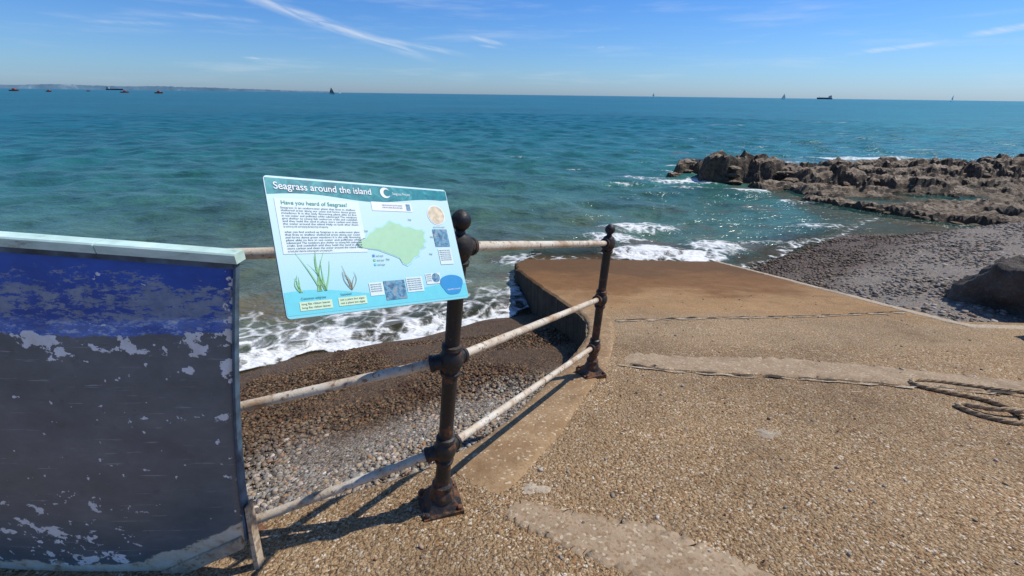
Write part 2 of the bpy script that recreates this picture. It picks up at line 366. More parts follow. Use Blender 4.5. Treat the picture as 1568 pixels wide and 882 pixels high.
ribbon('mortar_band',[(.79,2.95),(1.2,2.80),(1.9,2.72),(2.7,2.59),(3.3,2.47),(4.7,2.2)],[(.87,3.20),(1.4,3.12),(2.18,3.10),(2.9,2.92),(3.6,2.68),(5,2.4)],M_strip,.007,parent=slip,jit=.06,seed=5,n=140)
def crack(pts,w,mat,name='joint_crack',dz=.009,jit=.02,seed=0):
    P=np.array(pts,float)
    d=np.r_[0,np.cumsum(np.hypot(*np.diff(P,axis=0).T))]; n=int(d[-1]/.025)+2; t=np.linspace(0,d[-1],n)
    Q=np.stack([np.interp(t,d,P[:,0]),np.interp(t,d,P[:,1])],1); V=[]
    for i,(x,y) in enumerate(Q):
        jx=noise.noise((i*.13,seed,0))*jit*1.8+noise.noise((i*.6,seed,4))*jit*.8
        ww=w*max(.0,.45+1.6*noise.noise((i*.22,seed,7)))
        y0=y+jx
        for q in(-.5,.5):
            yy=y0+q*ww; V.append((x,yy,slz(yy)+und(x,yy)+dz))
    return meshobj(name,V,[[2*i,2*i+1,2*i+3,2*i+2] for i in range(n-1)],mat,slip)
crack([(.79,2.93),(1.2,2.78),(1.9,2.70),(2.7,2.57),(3.3,2.45),(4.7,2.15)],.036,M_dark,seed=1,dz=.011)
crack([(.79,2.90),(1.2,2.755),(1.9,2.675),(2.7,2.545),(3.3,2.42),(4.7,2.12)],.03,M_edge,seed=6,dz=.009)
crack([(1.05,4.16),(1.7,4.28),(2.47,4.37),(3.4,4.5),(4.5,4.72)],.035,M_dark,seed=2)
crack([(1.05,4.12),(1.7,4.24),(2.47,4.33),(3.4,4.46),(4.5,4.68)],.05,M_edge,seed=4,dz=.007)
ribbon('pale_edge_strip',[(10,4.05),(4.7,4.2),(4.66,4.35),(4.42,7.5),(4.30,9.0),(4.24,10)],[(10,3.9),(4.6,4.05),(4.52,4.3),(4.32,7.5),(4.20,9.0),(4.14,10)],M_edge,.006,parent=slip,n=220,jit=.03)
def patch(x,y,r,mat,seed,name='mortar_patch'):
    V=[(x,y,slz(y)+und(x,y)+.007)]; n=40
    for ring in (.6,1.0):
        for i in range(n):
            a=i/n*6.283; rr=ring*r*(1+.8*noise.noise((math.cos(a)*1.3,math.sin(a)*1.3,seed))+.5*noise.noise((math.cos(a)*5,math.sin(a)*5,seed)))
            xx,yy=x+rr*math.cos(a),y+rr*.7*math.sin(a); V.append((xx,yy,slz(yy)+und(xx,yy)+(.006 if ring<1 else -.002)))
    F=[[0,i+1,(i+1)%n+1] for i in range(n)]+[[i+1,n+i+1,n+(i+1)%n+1,(i+1)%n+1] for i in range(n)]
    meshobj(name,V,F,mat,slip,True)
patch(1.36,1.92,.07,M_edge,2); patch(.10,1.44,.06,M_edge,9)
N=420; px=-.9+5.2*rng.random(N); py=1.05+4.5*rng.random(N)**1.3; ok=px>xl(py)+.03; px,py=px[ok],py[ok]
pebbles('loose_stones',px,py,slz(py)+.004,.004,.013,parent=slip)
# ------------------------------------------------------------ sea
rr=np.concatenate([np.geomspace(3.6,90,480),np.geomspace(92,45000,80)]); th=np.linspace(math.radians(-112),math.radians(112),760)
R,TH=np.meshgrid(rr,th,indexing='ij'); WX=R*np.sin(TH); WY=R*np.cos(TH)
bed=terr(WX,WY); ins=(WX>xl(WY))&(WX<xr(WY))&(WY<10.5); bed=np.where(ins,np.maximum(bed,slz(WY)),bed)
dep=SEA-bed
sp=np.maximum(R*(th[1]-th[0]),np.r_[np.diff(rr),rr[-1]-rr[-2]][:,None])
Wz=np.zeros_like(R)
att=sm(dep,-.05,1.2)*.9+.1
for k in range(54):
    lam=.30*(5.5/.30)**rng.random(); ang=math.radians(205+rng.normal(0,38)); kx,ky=math.sin(ang)*6.283/lam,math.cos(ang)*6.283/lam
    amp=.0054*lam**.8*(.6+.8*rng.random()); ph=rng.random()*6.283
    fade=1-sm(sp*3.2/lam,.6,1.2)
    p=kx*WX+ky*WY+ph+.8*np.sin(WX*.23+k)*np.cos(WY*.19+2*k)
    Wz+=amp*fade*(1.0-2*np.abs(np.sin(p/2))**1.2*1.0) if k%3==0 else amp*fade*np.sin(p)
Wz*=att
Wz+=.03*np.sin(.9*(-.44*WX+.898*WY)*2.2+1.5*np.sin(WX*.4))*sm(dep,.1,.6)*(1-sm(R,9,22))
d=np.hypot(WX,WY)
off=np.clip(np.log(np.maximum(d,1)/7.5)/math.log(70/7.5),0,1)
s1=-.44*WX+.898*WY
foam=np.zeros_like(R)
left=(WX<1.2)
wob=.16*np.sin(WX*1.7+.5)+.10*np.sin(WX*4.3)+.05*np.sin(WX*9.1)
e=s1-5.60-wob
foam=np.where(left,sm(e,-.05,.04)*(.98-.40*sm(e,.15,.8))*(1-sm(e,.8,2.1)),foam)
foam=np.maximum(foam,np.where(left,sm(e,1.1,1.25)*(1-sm(e,1.3,2.2))*.42,0))
Wz+=.035*np.exp(-((e-.75)/.22)**2)*(WX<.6)
def blob(x,y,rx,ry,a):
    q=np.sqrt(((WX-x)/rx)**2+((WY-y)/ry)**2); return a*(1-sm(q,.35,1.0))
for bb in [(3.0,9.5,1.5,.8,.95),(2.5,10.6,1.2,.6,.75),(3.9,9.3,1.0,.6,1.0),(3.3,11.6,1.6,.7,.75),(4.6,10.0,1.0,.9,.8),(1.0,9.1,1.5,.30,.55),(3.0,8.85,1.6,.28,.7),(.1,9.2,.8,.6,.6),
           (7.0,18.8,2.2,.9,.85),(6.4,17.4,1.6,.45,.6),(8.4,21.2,2.4,1.1,1.0),(5.4,19.6,1.8,.6,.55),(8.6,16.9,1.5,.6,.75),(9.6,23.2,3,1.0,1.0),(13,25,4,.7,.7),(20,27.5,6,.7,.8),(9.3,15.0,1.0,.5,.6),
           (4.2,18.2,1.6,.25,.5),(30,45,8,.8,.5),(17,33,5,.5,.4),(6.6,10.4,2.0,.3,.5),(8.3,12.0,1.4,.4,.55),(.5,26,2,.3,.4),(3,22,1.5,.25,.42),(14,40,4,.4,.42),(26,60,8,.8,.45),(45,70,10,.8,.5)]:
    foam=np.maximum(foam,blob(*bb))
s2=-.579*WX+.815*WY; e2=s2-4.26-.12*np.sin(WX*2.1); foam=np.maximum(foam,np.where((WX>4.3)&(WX<10.5),sm(e2,-.05,.05)*(1-sm(e2,.1,.6))*.6,0))
Wz+=.06*np.minimum(foam,1)*(dep>.1)
wv=np.stack([WX.ravel(),WY.ravel(),(SEA+Wz).ravel()],1)
keep_f=gridfaces(*R.shape)[:,::-1]
dd=dep.ravel(); keep_f=keep_f[dd[keep_f].max(1)>-.12]
sea=npmesh('sea_water',wv,keep_f,M_water)
for nm,arr in (('off',off),('dep',dep),('foam',foam)):
    at=sea.data.attributes.new(nm,'FLOAT','POINT'); at.data.foreach_set('value',arr.ravel().astype(np.float32))
# ------------------------------------------------------------ rocks
caps=[((8.7,19.3),(10.4,19.3),1.1,1.04),((10.4,19.2),(13.0,18.2),1.2,.74),((13,18.2),(15.6,17.2),1.0,.52),((9.4,17.8),(12.6,16.9),.6,.24),((7.55,20.7),(7.9,20.6),.70,.76),((6.7,19.9),(7.0,19.9),.3,.2),
      ((14.0,19.8),(18,20.2),1.1,.55),((18,20.2),(23,21.2),1.4,.72),((23,21.4),(31,24),1.7,.85),((15,22),(21,23.0),1.1,.55),((17,18.6),(24,19.4),.7,.34),((24.5,20.6),(27,21.4),.9,1.0),
      ((10.1,15.5),(10.9,14.2),.42,.20),((10.9,14.2),(12.0,13.0),.42,.24),((12.0,13.0),(13.4,12.4),.42,.26),((13.2,12.4),(16.5,12.6),.5,.30),((15,13.8),(20,15.6),.7,.34),((13.4,17.0),(16.5,17.2),.4,.15),((16,16.6),(20,17.4),.5,.20),((12.6,14.2),(15.2,14.2),.4,.16)]
def seg(px,py,a,b):
    ax,ay=a;bx,by=b;dx,dy=bx-ax,by-ay;t=np.clip(((px-ax)*dx+(py-ay)*dy)/(dx*dx+dy*dy),0,1)
    return np.hypot(px-ax-t*dx,py-ay-t*dy)
ax_=np.r_[np.arange(5.5,22,.08),np.arange(22,36,.18)]; ay_=np.arange(10.9,27,.08)
AX,AY=np.meshgrid(ax_,ay_)
pts_=list(zip(AX.ravel(),AY.ravel()))
n1=np.array([noise.noise((x*.9,y*.9,2)) for x,y in pts_]).reshape(AX.shape)
n2=np.array([noise.noise((x*2.6,y*2.6,5)) for x,y in pts_]).reshape(AX.shape)
n3=np.array([noise.noise((x*7,y*7,8)) for x,y in pts_]).reshape(AX.shape)
cell=np.array([noise.cell((x*1.3+.8*noise.noise((x*1.3,y*1.3,0))+.4*y,y*2.4-.3*x+.8*noise.noise((x*1.3,y*1.3,9)),0)) for x,y in pts_]).reshape(AX.shape)
h=np.full(AX.shape,-.5)
for a,b_,w,H in caps:
    q=seg(AX,AY,a,b_)/w+n1*.5+n2*.4+n3*.12
    h=np.maximum(h,-.5+(H+.5)*(1-sm(q,.35,1.15)))
plat=sm(AX+(AY-14)*.45+n1*1.2,11.4,12.2)*sm(AY+.12*AX+n1*1.0,13.6,14.4)*(1-sm(AY-.25*(AX-14)+n1,19.2,20.4))
pl=-.5+plat*(.60+.17*n1+.10*n2)
for (x,y,rx,ry) in [(14.8,16.2,1.9,1.1),(12.2,15.4,1.5,.6),(14.6,13.5,1.3,.35),(18.5,18.2,2.2,.6),(19,15.6,1.3,.4)]:
    q=np.sqrt(((AX-x)/rx)**2+((AY-y)/ry)**2)+n1*.4; pl=pl-.25*(1-sm(q,.7,1.05))
h=np.maximum(h,pl)
ter=.12; hh=h+n2*.06; q_=hh/ter+.4*n1; st_=np.floor(q_)*ter+ter*sm(q_%1,.65,1.0)
on=sm(h,0.0,.2)
H2=h*(1-on*.6)+st_*on*.6+on*((cell-.5)*.20*np.clip(h+.1,0,.8)+n2*.15*np.clip(h+.15,.1,.9)+n3*.09)
rock=npmesh('rocky_outcrop',np.stack([AX.ravel(),AY.ravel(),(SEA+H2).ravel()],1),gridfaces(*AX.shape),M_rock,smooth=False)
def boulder_mesh(cx,cy,cz,sx,sy,sz,seed,sub=3,amp=.35):
    bm=bmesh.new(); bmesh.ops.create_icosphere(bm,subdivisions=sub,radius=1)
    ang=random.random()*6.28; ca,sa=math.cos(ang),math.sin(ang)
    nds=[Vector((noise.noise((seed+.37,j*1.7,1.3)),noise.noise((seed+.91,j*2.3,7.7)),noise.noise((seed,j*1.1+.5,4.1)))).normalized() for j in range(9)]
    for v in bm.verts:
        p=v.co.copy(); k=1+amp*noise.noise(p*1.1+Vector((seed,0,0)))
        for nd in nds:
            dd_=p.dot(nd)*k
            if dd_>.66: k*=.66/dd_
        k+=amp*.35*noise.noise(p*2.7+Vector((0,seed,0)))+amp*.18*noise.noise(p*7)+amp*.09*noise.noise(p*17)
        x,y,z=p.x*k*sx,p.y*k*sy,p.z*k*sz
        v.co=(cx+x*ca-y*sa,cy+x*sa+y*ca,cz+z)
    Vv=[v.co[:] for v in bm.verts]; Ff=[[v.index for v in f.verts] for f in bm.faces]; bm.free(); return Vv,Ff
BV=[];BF=[]
for i in range(460):
    a,b_,w,H=random.choice(caps); t=random.random(); q=random.uniform(-.95,.95)*w
    dx,dy=b_[0]-a[0],b_[1]-a[1]; L=math.hypot(dx,dy); x=a[0]+dx*t-dy/L*q; y=a[1]+dy*t+dx/L*q
    s=random.uniform(.08,.30)*min(1,H+.30); zz=SEA+H*(1-(abs(q)/w)**1.5)-.12-s*.1
    v,f=boulder_mesh(x,y,zz,s*1.7,s,s*.45,i*3.7,2); o=len(BV); BV+=v; BF+=[[k+o for k in ff] for ff in f]
meshobj('loose_blocks',BV,BF,M_rock,rock)
for i,(x,y,z,sx,sy,sz) in enumerate([(6.02,4.72,-.56,.86,.66,.74),(5.30,3.60,-.16,.42,.4,.46)]):
    v,f=boulder_mesh(x,y,z,sx,sy,sz,11+i*5,5,.45); meshobj('boulder',v,f,M_bould,None,True)
# ------------------------------------------------------------ railing
rail=empty('railing')
def frame(d):
    d=Vector(d).normalized(); return d.to_track_quat('Z','Y').to_matrix()
def lathe(bm,p0,p1,prof,seg=20):
    p0=Vector(p0); d=(Vector(p1)-p0).normalized(); Rm=frame(d); prev=None
    for (t,r) in prof:
        ring=[bm.verts.new(p0+d*t+Rm@Vector((math.cos(a)*r,math.sin(a)*r,0))) for a in [k*6.2832/seg for k in range(seg)]]
        if prev:
            for k in range(seg): bm.faces.new([prev[k],prev[(k+1)%seg],ring[(k+1)%seg],ring[k]])
        else: bm.faces.new(ring[::-1])
        prev=ring
    bm.faces.new(prev)
def bmobj(name,bm,mat,parent=None,smooth=True,ang=40):
    bmesh.ops.recalc_face_normals(bm,faces=bm.faces[:])
    me=bpy.data.meshes.new(name); bm.to_mesh(me); bm.free(); me.materials.append(mat)
    if smooth:
        me.polygons.foreach_set('use_smooth',[True]*len(me.polygons))
        try: me.set_sharp_from_angle(angle=math.radians(ang))
        except Exception: pass
    return link(bpy.data.objects.new(name,me),parent)
def post(base,top,joints,dirs,name,yaw=.35):
    base=Vector(base); top=Vector(top); d=(top-base); L=d.length; d.normalize(); bm=bmesh.new()
    def sq(z0,z1,a0,a1):
        vs=[]
        for z,a in((z0,a0),(z1,a1)):
            for k in range(4):
                an=yaw+math.pi/4+k*math.pi/2; vs.append(bm.verts.new(base+Vector((math.cos(an)*a,math.sin(an)*a,z))))
        bm.faces.new(vs[3::-1]); bm.faces.new(vs[4:])
        for k in range(4): bm.faces.new([vs[k],vs[(k+1)%4],vs[4+(k+1)%4],vs[4+k]])
    sq(-.03,.024,.112,.108); sq(.0245,.060,.088,.052)
    for k in range(4):
        an=yaw+math.pi/4+k*math.pi/2; c=base+Vector((math.cos(an)*.088,math.sin(an)*.088,.024)); lathe(bm,c,c+Vector((0,0,1)),[(0,.010),(.012,.010),(.016,.006)],8)
    js=[(Vector(j)-base).dot(d) for j in joints]
    prof=[(.05,.050),(.075,.046),(.09,.036),(.10,.040),(.115,.040),(.125,.030)]
    for j in js:
        prof+=[(j-.062,.0265),(j-.058,.034),(j-.046,.036),(j-.040,.030),(j-.034,.033),(j-.018,.040),(j,.043),(j+.018,.040),(j+.034,.033),(j+.040,.030),(j+.046,.036),(j+.058,.034),(j+.062,.0255)]
    prof=[p for p in prof if p[0]<L-.055]
    prof+=[(L-.052,.018)]
    r=.031
    for k in range(1,10):
        a=math.pi*(k/10); prof.append((L-.012-r*math.cos(a),max(.014,r*math.sin(a))))
    prof=sorted(prof,key=lambda p:p[0]); prof.append((prof[-1][0]+.004,.003))
    lathe(bm,base,top,prof,22)
    for j,ds in zip(joints,dirs):
        for dd_ in ds:
            dv=(Vector(dd_)-Vector(j)).normalized(); j0=Vector(j)
            lathe(bm,j0,j0+dv,[(0,.027),(.056,.027),(.058,.030),(.070,.030),(.072,.021)],16)
    return bmobj(name,bm,M_iron,rail)
b1=(-.27,1.33,.004); t1=(-.153,1.33,1.165)
J1=[(-.243,1.33,.285),(-.205,1.33,.672),(-.163,1.33,1.072)]
b2=(.555,2.70,-.280); t2=(.592,2.70,.765)
J2=[(.560,2.70,-.065),(.570,2.70,.290),(.584,2.70,.665)]
J3=[(-.93,1.163,.09),(-.93,1.163,.570),(-.93,1.163,1.088)]
post(b1,t1,J1,[[a,c] for a,c in zip(J2,J3)],'post_main'); post(b2,t2,J2,[[a] for a in J1],'post_far')
bm=bmesh.new(); lathe(bm,(-.93,1.163,.0),(-.93,1.163,1),[(0,.05),(.03,.05),(.035,.026),(1.088,.024)],16); bmobj('end_post',bm,M_iron,rail)
bm=bmesh.new()
for A,B,rad in [(J1,J2,.0165),(J1,J3,.0165)]:
    for a,b_ in zip(A,B):
        a,b_=Vector(a),Vector(b_); L=(b_-a).length; n=30
        prof=[(L*k/n, rad*(1+.07*noise.noise((k*.9,L,a.z*7)))) for k in range(n+1)]
        lathe(bm,a,b_,prof,16)
bmobj('rails',bm,M_rail,rail)
# ------------------------------------------------------------ information board
TL=Vector((-.5196,.9546,1.342)); TR=Vector((-.1907,1.2644,1.256)); BR=Vector((-.1151,1.1172,.998)); BL=Vector((-.444,.8069,1.0842))
ex=(TR-TL).normalized(); ey=(TL-BL); ey=(ey-ex*ey.dot(ex)).normalized(); ez=ex.cross(ey)
BW,BH=(TR-TL).length,(TL-BL).length
sign=empty('information_board'); sign.matrix_world=Matrix(((ex.x,ey.x,ez.x,BL.x),(ex.y,ey.y,ez.y,BL.y),(ex.z,ey.z,ez.z,BL.z),(0,0,0,1)))
def flat(name,col,rough=.45,var=.04): return simple(name,col,rough,0,var,60)
m,g,b=newmat('board_print'); tc=g.n('ShaderNodeTexCoord').outputs['Object']; X,Y,Z=sepxyz(g,tc)
gr=g.ramp(g.m('DIVIDE',Y,BH),[(0,(.25,.68,.74)),(.18,(.44,.78,.83)),(.4,(.58,.83,.86)),(.85,(.64,.86,.88))])
g.set(b.inputs['Base Color'],gr); b.inputs['Roughness'].default_value=.3; P_bg=m
m,g,b=newmat('header_print'); tc=g.n('ShaderNodeTexCoord').outputs['Object']
n=g.noise(tc,28,7,.7,1.0); g.set(b.inputs['Base Color'],g.ramp(n,[(.3,(.01,.13,.17)),(.5,(.02,.26,.30)),(.68,(.09,.44,.44))])); b.inputs['Roughness'].default_value=.3; P_head=m
P_white=flat('print_white',(.85,.87,.87)); P_pale=flat('print_pale',(.74,.86,.86)); P_green=flat('print_map_green',(.42,.70,.45)); P_sea=flat('print_map_sea',(.45,.80,.86)); P_txt=flat('print_text',(.03,.12,.16)); P_tgreen=flat('print_heading',(.05,.35,.28))
P_grass=flat('print_seagrass',(.30,.60,.28)); P_brown=flat('print_weed',(.30,.30,.22)); P_cream=flat('print_label',(.66,.82,.55)); P_turq=flat('print_wave',(.16,.66,.74)); P_blue=flat('print_blue',(.03,.30,.62)); P_cir=flat('print_circle',(.70,.58,.40),var=.3)
m,g,b=newmat('print_photo'); tc=g.n('ShaderNodeTexCoord').outputs['Object']; n=g.noise(tc,90,6,.7,.5)
g.set(b.inputs['Base Color'],g.ramp(n,[(.3,(.02,.04,.07)),(.45,(.08,.20,.32)),(.55,(.15,.40,.55)),(.62,(.45,.25,.15)),(.75,(.75,.72,.65))])); P_photo=m
P_edge=simple('board_edge',(.30,.33,.35),.4)
def rrect(w,h,r,n=6):
    pts=[]
    for cx,cy,a0 in((w-r,h-r,0),(r,h-r,90),(r,r,180),(w-r,r,270)):
        for k in range(n+1):
            a=math.radians(a0+90*k/n); pts.append((cx+r*math.cos(a),cy+r*math.sin(a)))
    return pts
def extr(name,pts,z0,z1,mat):
    n=len(pts); V=[(x,y,z0) for x,y in pts]+[(x,y,z1) for x,y in pts]
    F=[list(range(n))[::-1],list(range(n,2*n))]+[[k,(k+1)%n,n+(k+1)%n,n+k] for k in range(n)]
    return meshobj(name,V,F,mat,sign)
extr('panel_core',rrect(BW,BH,.008),-.006,0,P_edge)
def poly(name,pts,mat,layer=1):
    return meshobj(name,[(u*BW,v*BH,layer*.0004) for u,v in pts],[list(range(len(pts)))],mat,sign)
def rect(name,u0,v0,u1,v1,mat,layer=2): return poly(name,[(u0,v0),(u1,v0),(u1,v1),(u0,v1)],mat,layer)
meshobj('print_background',[(x,y,.0004) for x,y in rrect(BW,BH,.008)],[list(range(28))],P_bg,sign)
hp=[(.004,.985),(.004,.865)]+[(u,.865+.018*math.sin(u*9)+.03*max(0,u-.5)) for u in np.linspace(.05,.95,24)]+[(.996,.90),(.996,.985)]
poly('header',hp,P_head,2)
wv_=[(.004,.02)]+[(.996,.02)]+[(u,.16+.03*math.sin(u*8+.6)-.05*u) for u in np.linspace(.996,.004,30)]
poly('wave_footer',wv_,P_turq,2)
rect('text_panel',.03,.44,.43,.84,P_pale,3); rect('panel_box',.50,.775,.74,.85,P_white,3)
def text(s,u,v,size,mat,layer=5,name='lettering',bold=0.0,fit=None):
    c=bpy.data.curves.new(name,'FONT'); c.body=s; c.size=size; c.offset=bold; c.fill_mode='FRONT'
    c.materials.append(mat); o=bpy.data.objects.new(name,c); link(o,sign); o.location=(u*BW,v*BH,layer*.0004)
    if fit:
        bpy.context.view_layer.update(); w=o.dimensions.x
        if w>0: o.scale=(fit*BW/w,1,1)
    return o
text('Seagrass around the island',.035,.905,.0225,P_white,bold=.00025,name='title',fit=.475)
text('Have you heard of Seagrass?',.055,.795,.0125,P_tgreen,bold=.0001,name='heading',fit=.31)
words='Seagrass is an underwater plant that lives in shallow sheltered areas along our coast and forms dense green meadows It is the only flowering plant able to live in sea water and pollinate while submerged The meadows give shelter to young fish seahorses crabs and cuttlefish and they hold the sand in place store carbon and clean the water around the island Help us look after them by anchoring with care keeping the beach tidy and reporting what you find washed up'.split()
wi=0
for k in range(17):
    if k in(8,): continue
    L=[]
    while sum(len(w)+1 for w in L)<52: L.append(words[wi%len(words)]); wi+=1
    text(' '.join(L),.05,.765-k*.0195,.0062,P_txt,name='body_text',fit=.355 if k not in(7,16) else .2)
text('Seagrass survey and map of the meadows',.56,.82,.006,P_txt,name='body_text',fit=.12); text('scan for more about the beds',.56,.80,.006,P_txt,name='body_text',fit=.12)
rect('qr_code',.705,.785,.73,.84,P_photo,4)
pts=[]
for k in range(26):
    a=math.radians(40+280*k/25); pts.append((.594+.030*math.cos(a),.93+.045*math.sin(a)))
for k in range(26):
    a=math.radians(320-280*k/25); pts.append((.604+.020*math.cos(a),.93+.030*math.sin(a)))
meshobj('logo',[(u*BW,v*BH,.0016) for u,v in pts],[[k,k+1,50-k,51-k] for k in range(25)],P_white,sign)
text('Seagrass Project',.635,.915,.010,P_white,name='logo_text',fit=.11)
isl=[(.385,.50),(.41,.535),(.44,.55),(.455,.585),(.48,.60),(.50,.63),(.535,.635),(.555,.655),(.585,.69),(.61,.672),(.64,.665),(.66,.64),(.70,.64),(.73,.62),(.775,.615),(.79,.59),(.775,.56),(.785,.52),(.765,.50),(.77,.47),(.735,.45),(.72,.40),(.69,.385),(.665,.345),(.635,.325),(.61,.345),(.60,.385),(.565,.41),(.53,.43),(.49,.455),(.44,.465),(.40,.475)]
poly('map_island_shore',[(.585+(u-.585)*1.06,.50+(v-.50)*1.08) for u,v in isl],P_sea,3); poly('map_island',isl,P_green,4)
for k,(u,v) in enumerate([(.45,.40),(.45,.365),(.45,.33)]): rect('map_key',u,v,u+.012,v+.018,[P_blue,P_grass,P_turq][k],4); text('bed type',u+.018,v,.006,P_txt,name='body_text',fit=.04)
for k,(u,v) in enumerate([(.43,.60),(.70,.70),(.82,.55),(.79,.40),(.52,.37)]): text('bay',u,v,.007,P_txt,name='map_label')
def disc(name,u,v,r,mat,layer): poly(name,[(u+r*math.cos(a)/BW*.3,v+r*math.sin(a)/BH*.3) for a in np.linspace(0,6.283,33)[:-1]],mat,layer)
disc('round_photo_rim',.895,.755,.092,P_white,3); disc('round_photo',.895,.755,.082,P_cir,4)
rect('photo_print',.845,.47,.945,.625,P_photo,4); rect('photo_print',.48,.055,.60,.205,P_photo,4)
rect('caption_box',.61,.10,.71,.22,P_pale,4); rect('caption_box',.855,.31,.945,.45,P_pale,4); rect('caption_box',.735,.15,.83,.24,P_pale,4); rect('caption_box',.40,.10,.475,.20,P_pale,4); disc('round_photo',.80,.20,.04,P_photo,5)
poly('inset_map',[(.90+.075*math.cos(a)*(1+.15*math.sin(3*a)),.13+.095*math.sin(a)*(1+.1*math.cos(2*a))) for a in np.linspace(0,6.283,33)[:-1]],P_blue,4)
for (u,v,w,n_) in [(.615,.20,.085,6),(.86,.43,.075,6),(.74,.225,.03,4),(.405,.18,.06,4),(.855,.64,.08,1),(.86,.085,.09,1)]:
    for k in range(n_): text('seagrass beds protect young fish',u,v-k*.017,.0055,P_txt if u<.856 or v>.1 else P_white,name='caption_text',fit=w)
rect('label',.06,.045,.205,.105,P_cream,4); rect('label',.235,.05,.375,.11,P_cream,4)
text('Common eelgrass',.07,.12,.007,P_txt,name='label_text'); text('Seaweed',.25,.125,.007,P_txt,name='label_text')
for k in range(2): text('long flat ribbon leaves',.068,.083-k*.025,.006,P_txt,name='label_text',fit=.125); text('not a plant but algae',.243,.088-k*.025,.006,P_txt,name='label_text',fit=.12)
def blade(u0,v0,du,dv,w,mat,bend):
    n=10; pts=[]
    for k in range(n+1):
        t=k/n; pts.append((u0+du*t+bend*math.sin(t*3.0)-w*(1-t)*.5,v0+dv*t))
    for k in range(n,-1,-1):
        t=k/n; pts.append((u0+du*t+bend*math.sin(t*3.0)+w*(1-t)*.5+.001,v0+dv*t))
    m_=len(pts); meshobj('seagrass_drawing' if mat==P_grass else 'seaweed_drawing',[(u*BW,v*BH,.0018) for u,v in pts],[[k,k+1,m_-2-k,m_-1-k] for k in range(n)],mat,sign)
for k in range(9): blade(.17+random.uniform(-.02,.02),.17,random.uniform(-.10,.07),random.uniform(.18,.30),.008,P_grass,random.uniform(-.03,.03))
for k in range(4): blade(.075+random.uniform(-.01,.01),.17,random.uniform(-.03,.03),random.uniform(.10,.2),.006,P_grass,random.uniform(-.02,.02))
for k in range(7): blade(.31,.16,random.uniform(-.05,.05),random.uniform(.1,.19),.005,P_brown,random.uniform(-.02,.02))
def tube(name,a,b_,r,mat,parent):
    bm=bmesh.new(); a,b_=Vector(a),Vector(b_); lathe(bm,a,b_,[(0,r),((b_-a).length,r)],12); return bmobj(name,bm,mat,parent)
inv=sign.matrix_world.inverted()
for v in(.72,.22):
    tgt=inv@(Vector(b1)+(Vector(t1)-Vector(b1))*(.93 if v>.5 else .83))
    tube('bracket_arm',(BW*.90,BH*v,-.006),tuple(tgt),.009,M_iron,sign)
    tube('bracket_bar',(BW*.12,BH*v,-.012),(BW*.93,BH*v,-.012),.007,M_iron,sign)
# ------------------------------------------------------------ boat (hull propped on its side against the rail)
boat=empty('rowing_boat')
na,nh=90,34
def hull(a,hv):
    xb=-.831+(-2.75+.831)*a; xt=-.703+(-2.95+.703)*a
    yb=1.013-.12*a*(1-a); yt=1.085-.035*a*4*(1-a)
    zb=max(.20-1.0*a,.02+.25*max(0,a-.5)**1.5); zt=1.114+.22*a-.12*a*a
    x=xb+(xt-xb)*hv; y=yb+(yt-yb)*hv; z=zb+(zt-zb)*hv
    bul=.030*math.sin(math.pi*hv)*(1-a**3)
    y+=.55*a**4
    return (x,y-bul,z)
V=[hull(i/(na-1),j/(nh-1)) for i in range(na) for j in range(nh)]
F=[[i*nh+j,i*nh+j+1,(i+1)*nh+j+1,(i+1)*nh+j] for i in range(na-1) for j in range(nh-1)]
ho=meshobj('hull_side',V,F,M_hull,boat,True)
uvl=ho.data.uv_layers.new(name='UVMap')
for lp in ho.data.loops:
    i,j=divmod(lp.vertex_index,nh); uvl.data[lp.index].uv=(i/(na-1),j/(nh-1))
so=ho.modifiers.new('thick','SOLIDIFY'); so.thickness=.016; so.offset=-1
M_wood=mat_mortar('bare_wood',(.34,.23,.14),(.68,.56,.40),12,.003); M_navy=simple('transom_paint',(.07,.12,.17),.5,0,.7,14,.003)
m,g,b=newmat('mint_gunwale_paint'); tc=g.n('ShaderNodeTexCoord').outputs['Object']; n=g.noise(g.scale(tc,(1,1,3)),9,8,.7)
g.set(b.inputs['Base Color'],g.ramp(n,[(.32,(.22,.18,.13)),(.38,(.48,.66,.58)),(.55,(.62,.84,.76)),(.72,(.82,.90,.85))])); b.inputs['Roughness'].default_value=.5; M_mint=m
def strip(name,sec,mat,a0=0,a1=1,n=60,hv=1.0):
    V=[];F=[];k=len(sec)
    for i in range(n):
        a=a0+(a1-a0)*i/(n-1); x,y,z=hull(a,hv)
        for (dy,dz) in sec: V.append((x,y+dy,z+dz))
    for i in range(n-1):
        for j in range(k): F.append([i*k+j,i*k+(j+1)%k,(i+1)*k+(j+1)%k,(i+1)*k+j])
    F.append(list(range(k))[::-1]); F.append([(n-1)*k+j for j in range(k)])
    return meshobj(name,V,F,mat,boat)
secg=[(-.012,-.012),(-.014,.010),(-.011,.014),(.026,.014),(.029,.010),(.029,-.012)]
strip('gunwale',secg,M_mint,-.006,.139,12); strip('gunwale',secg,M_mint,.1405,1)
strip('rubbing_strake',[(-.008,-.028),(-.008,-.014),(.01,-.014),(.01,-.028)],M_navy,0,1)
strip('bilge_rail',[(-.012,-.024),(-.013,.018),(-.009,.022),(.02,.022),(.02,-.024)],M_wood,0.002,1,120,hv=0.0)
V=[];n=24
for j in range(n):
    x,y,z=hull(0,j/(n-1)); z=z-.004; w_=.012+.012*(1-j/(n-1))
    for dx,dy in((.0015,-.003),(.008,-.002),(.010,w_),(.0015,w_)): V.append((x+dx,y+dy,z))
F=[[4*i+j,4*i+(j+1)%4,4*i+4+(j+1)%4,4*i+4+j] for i in range(n-1) for j in range(4)]+[[3,2,1,0],[4*n-4,4*n-3,4*n-2,4*n-1]]
meshobj('transom',V,F,M_navy,boat)
V=[];n=10
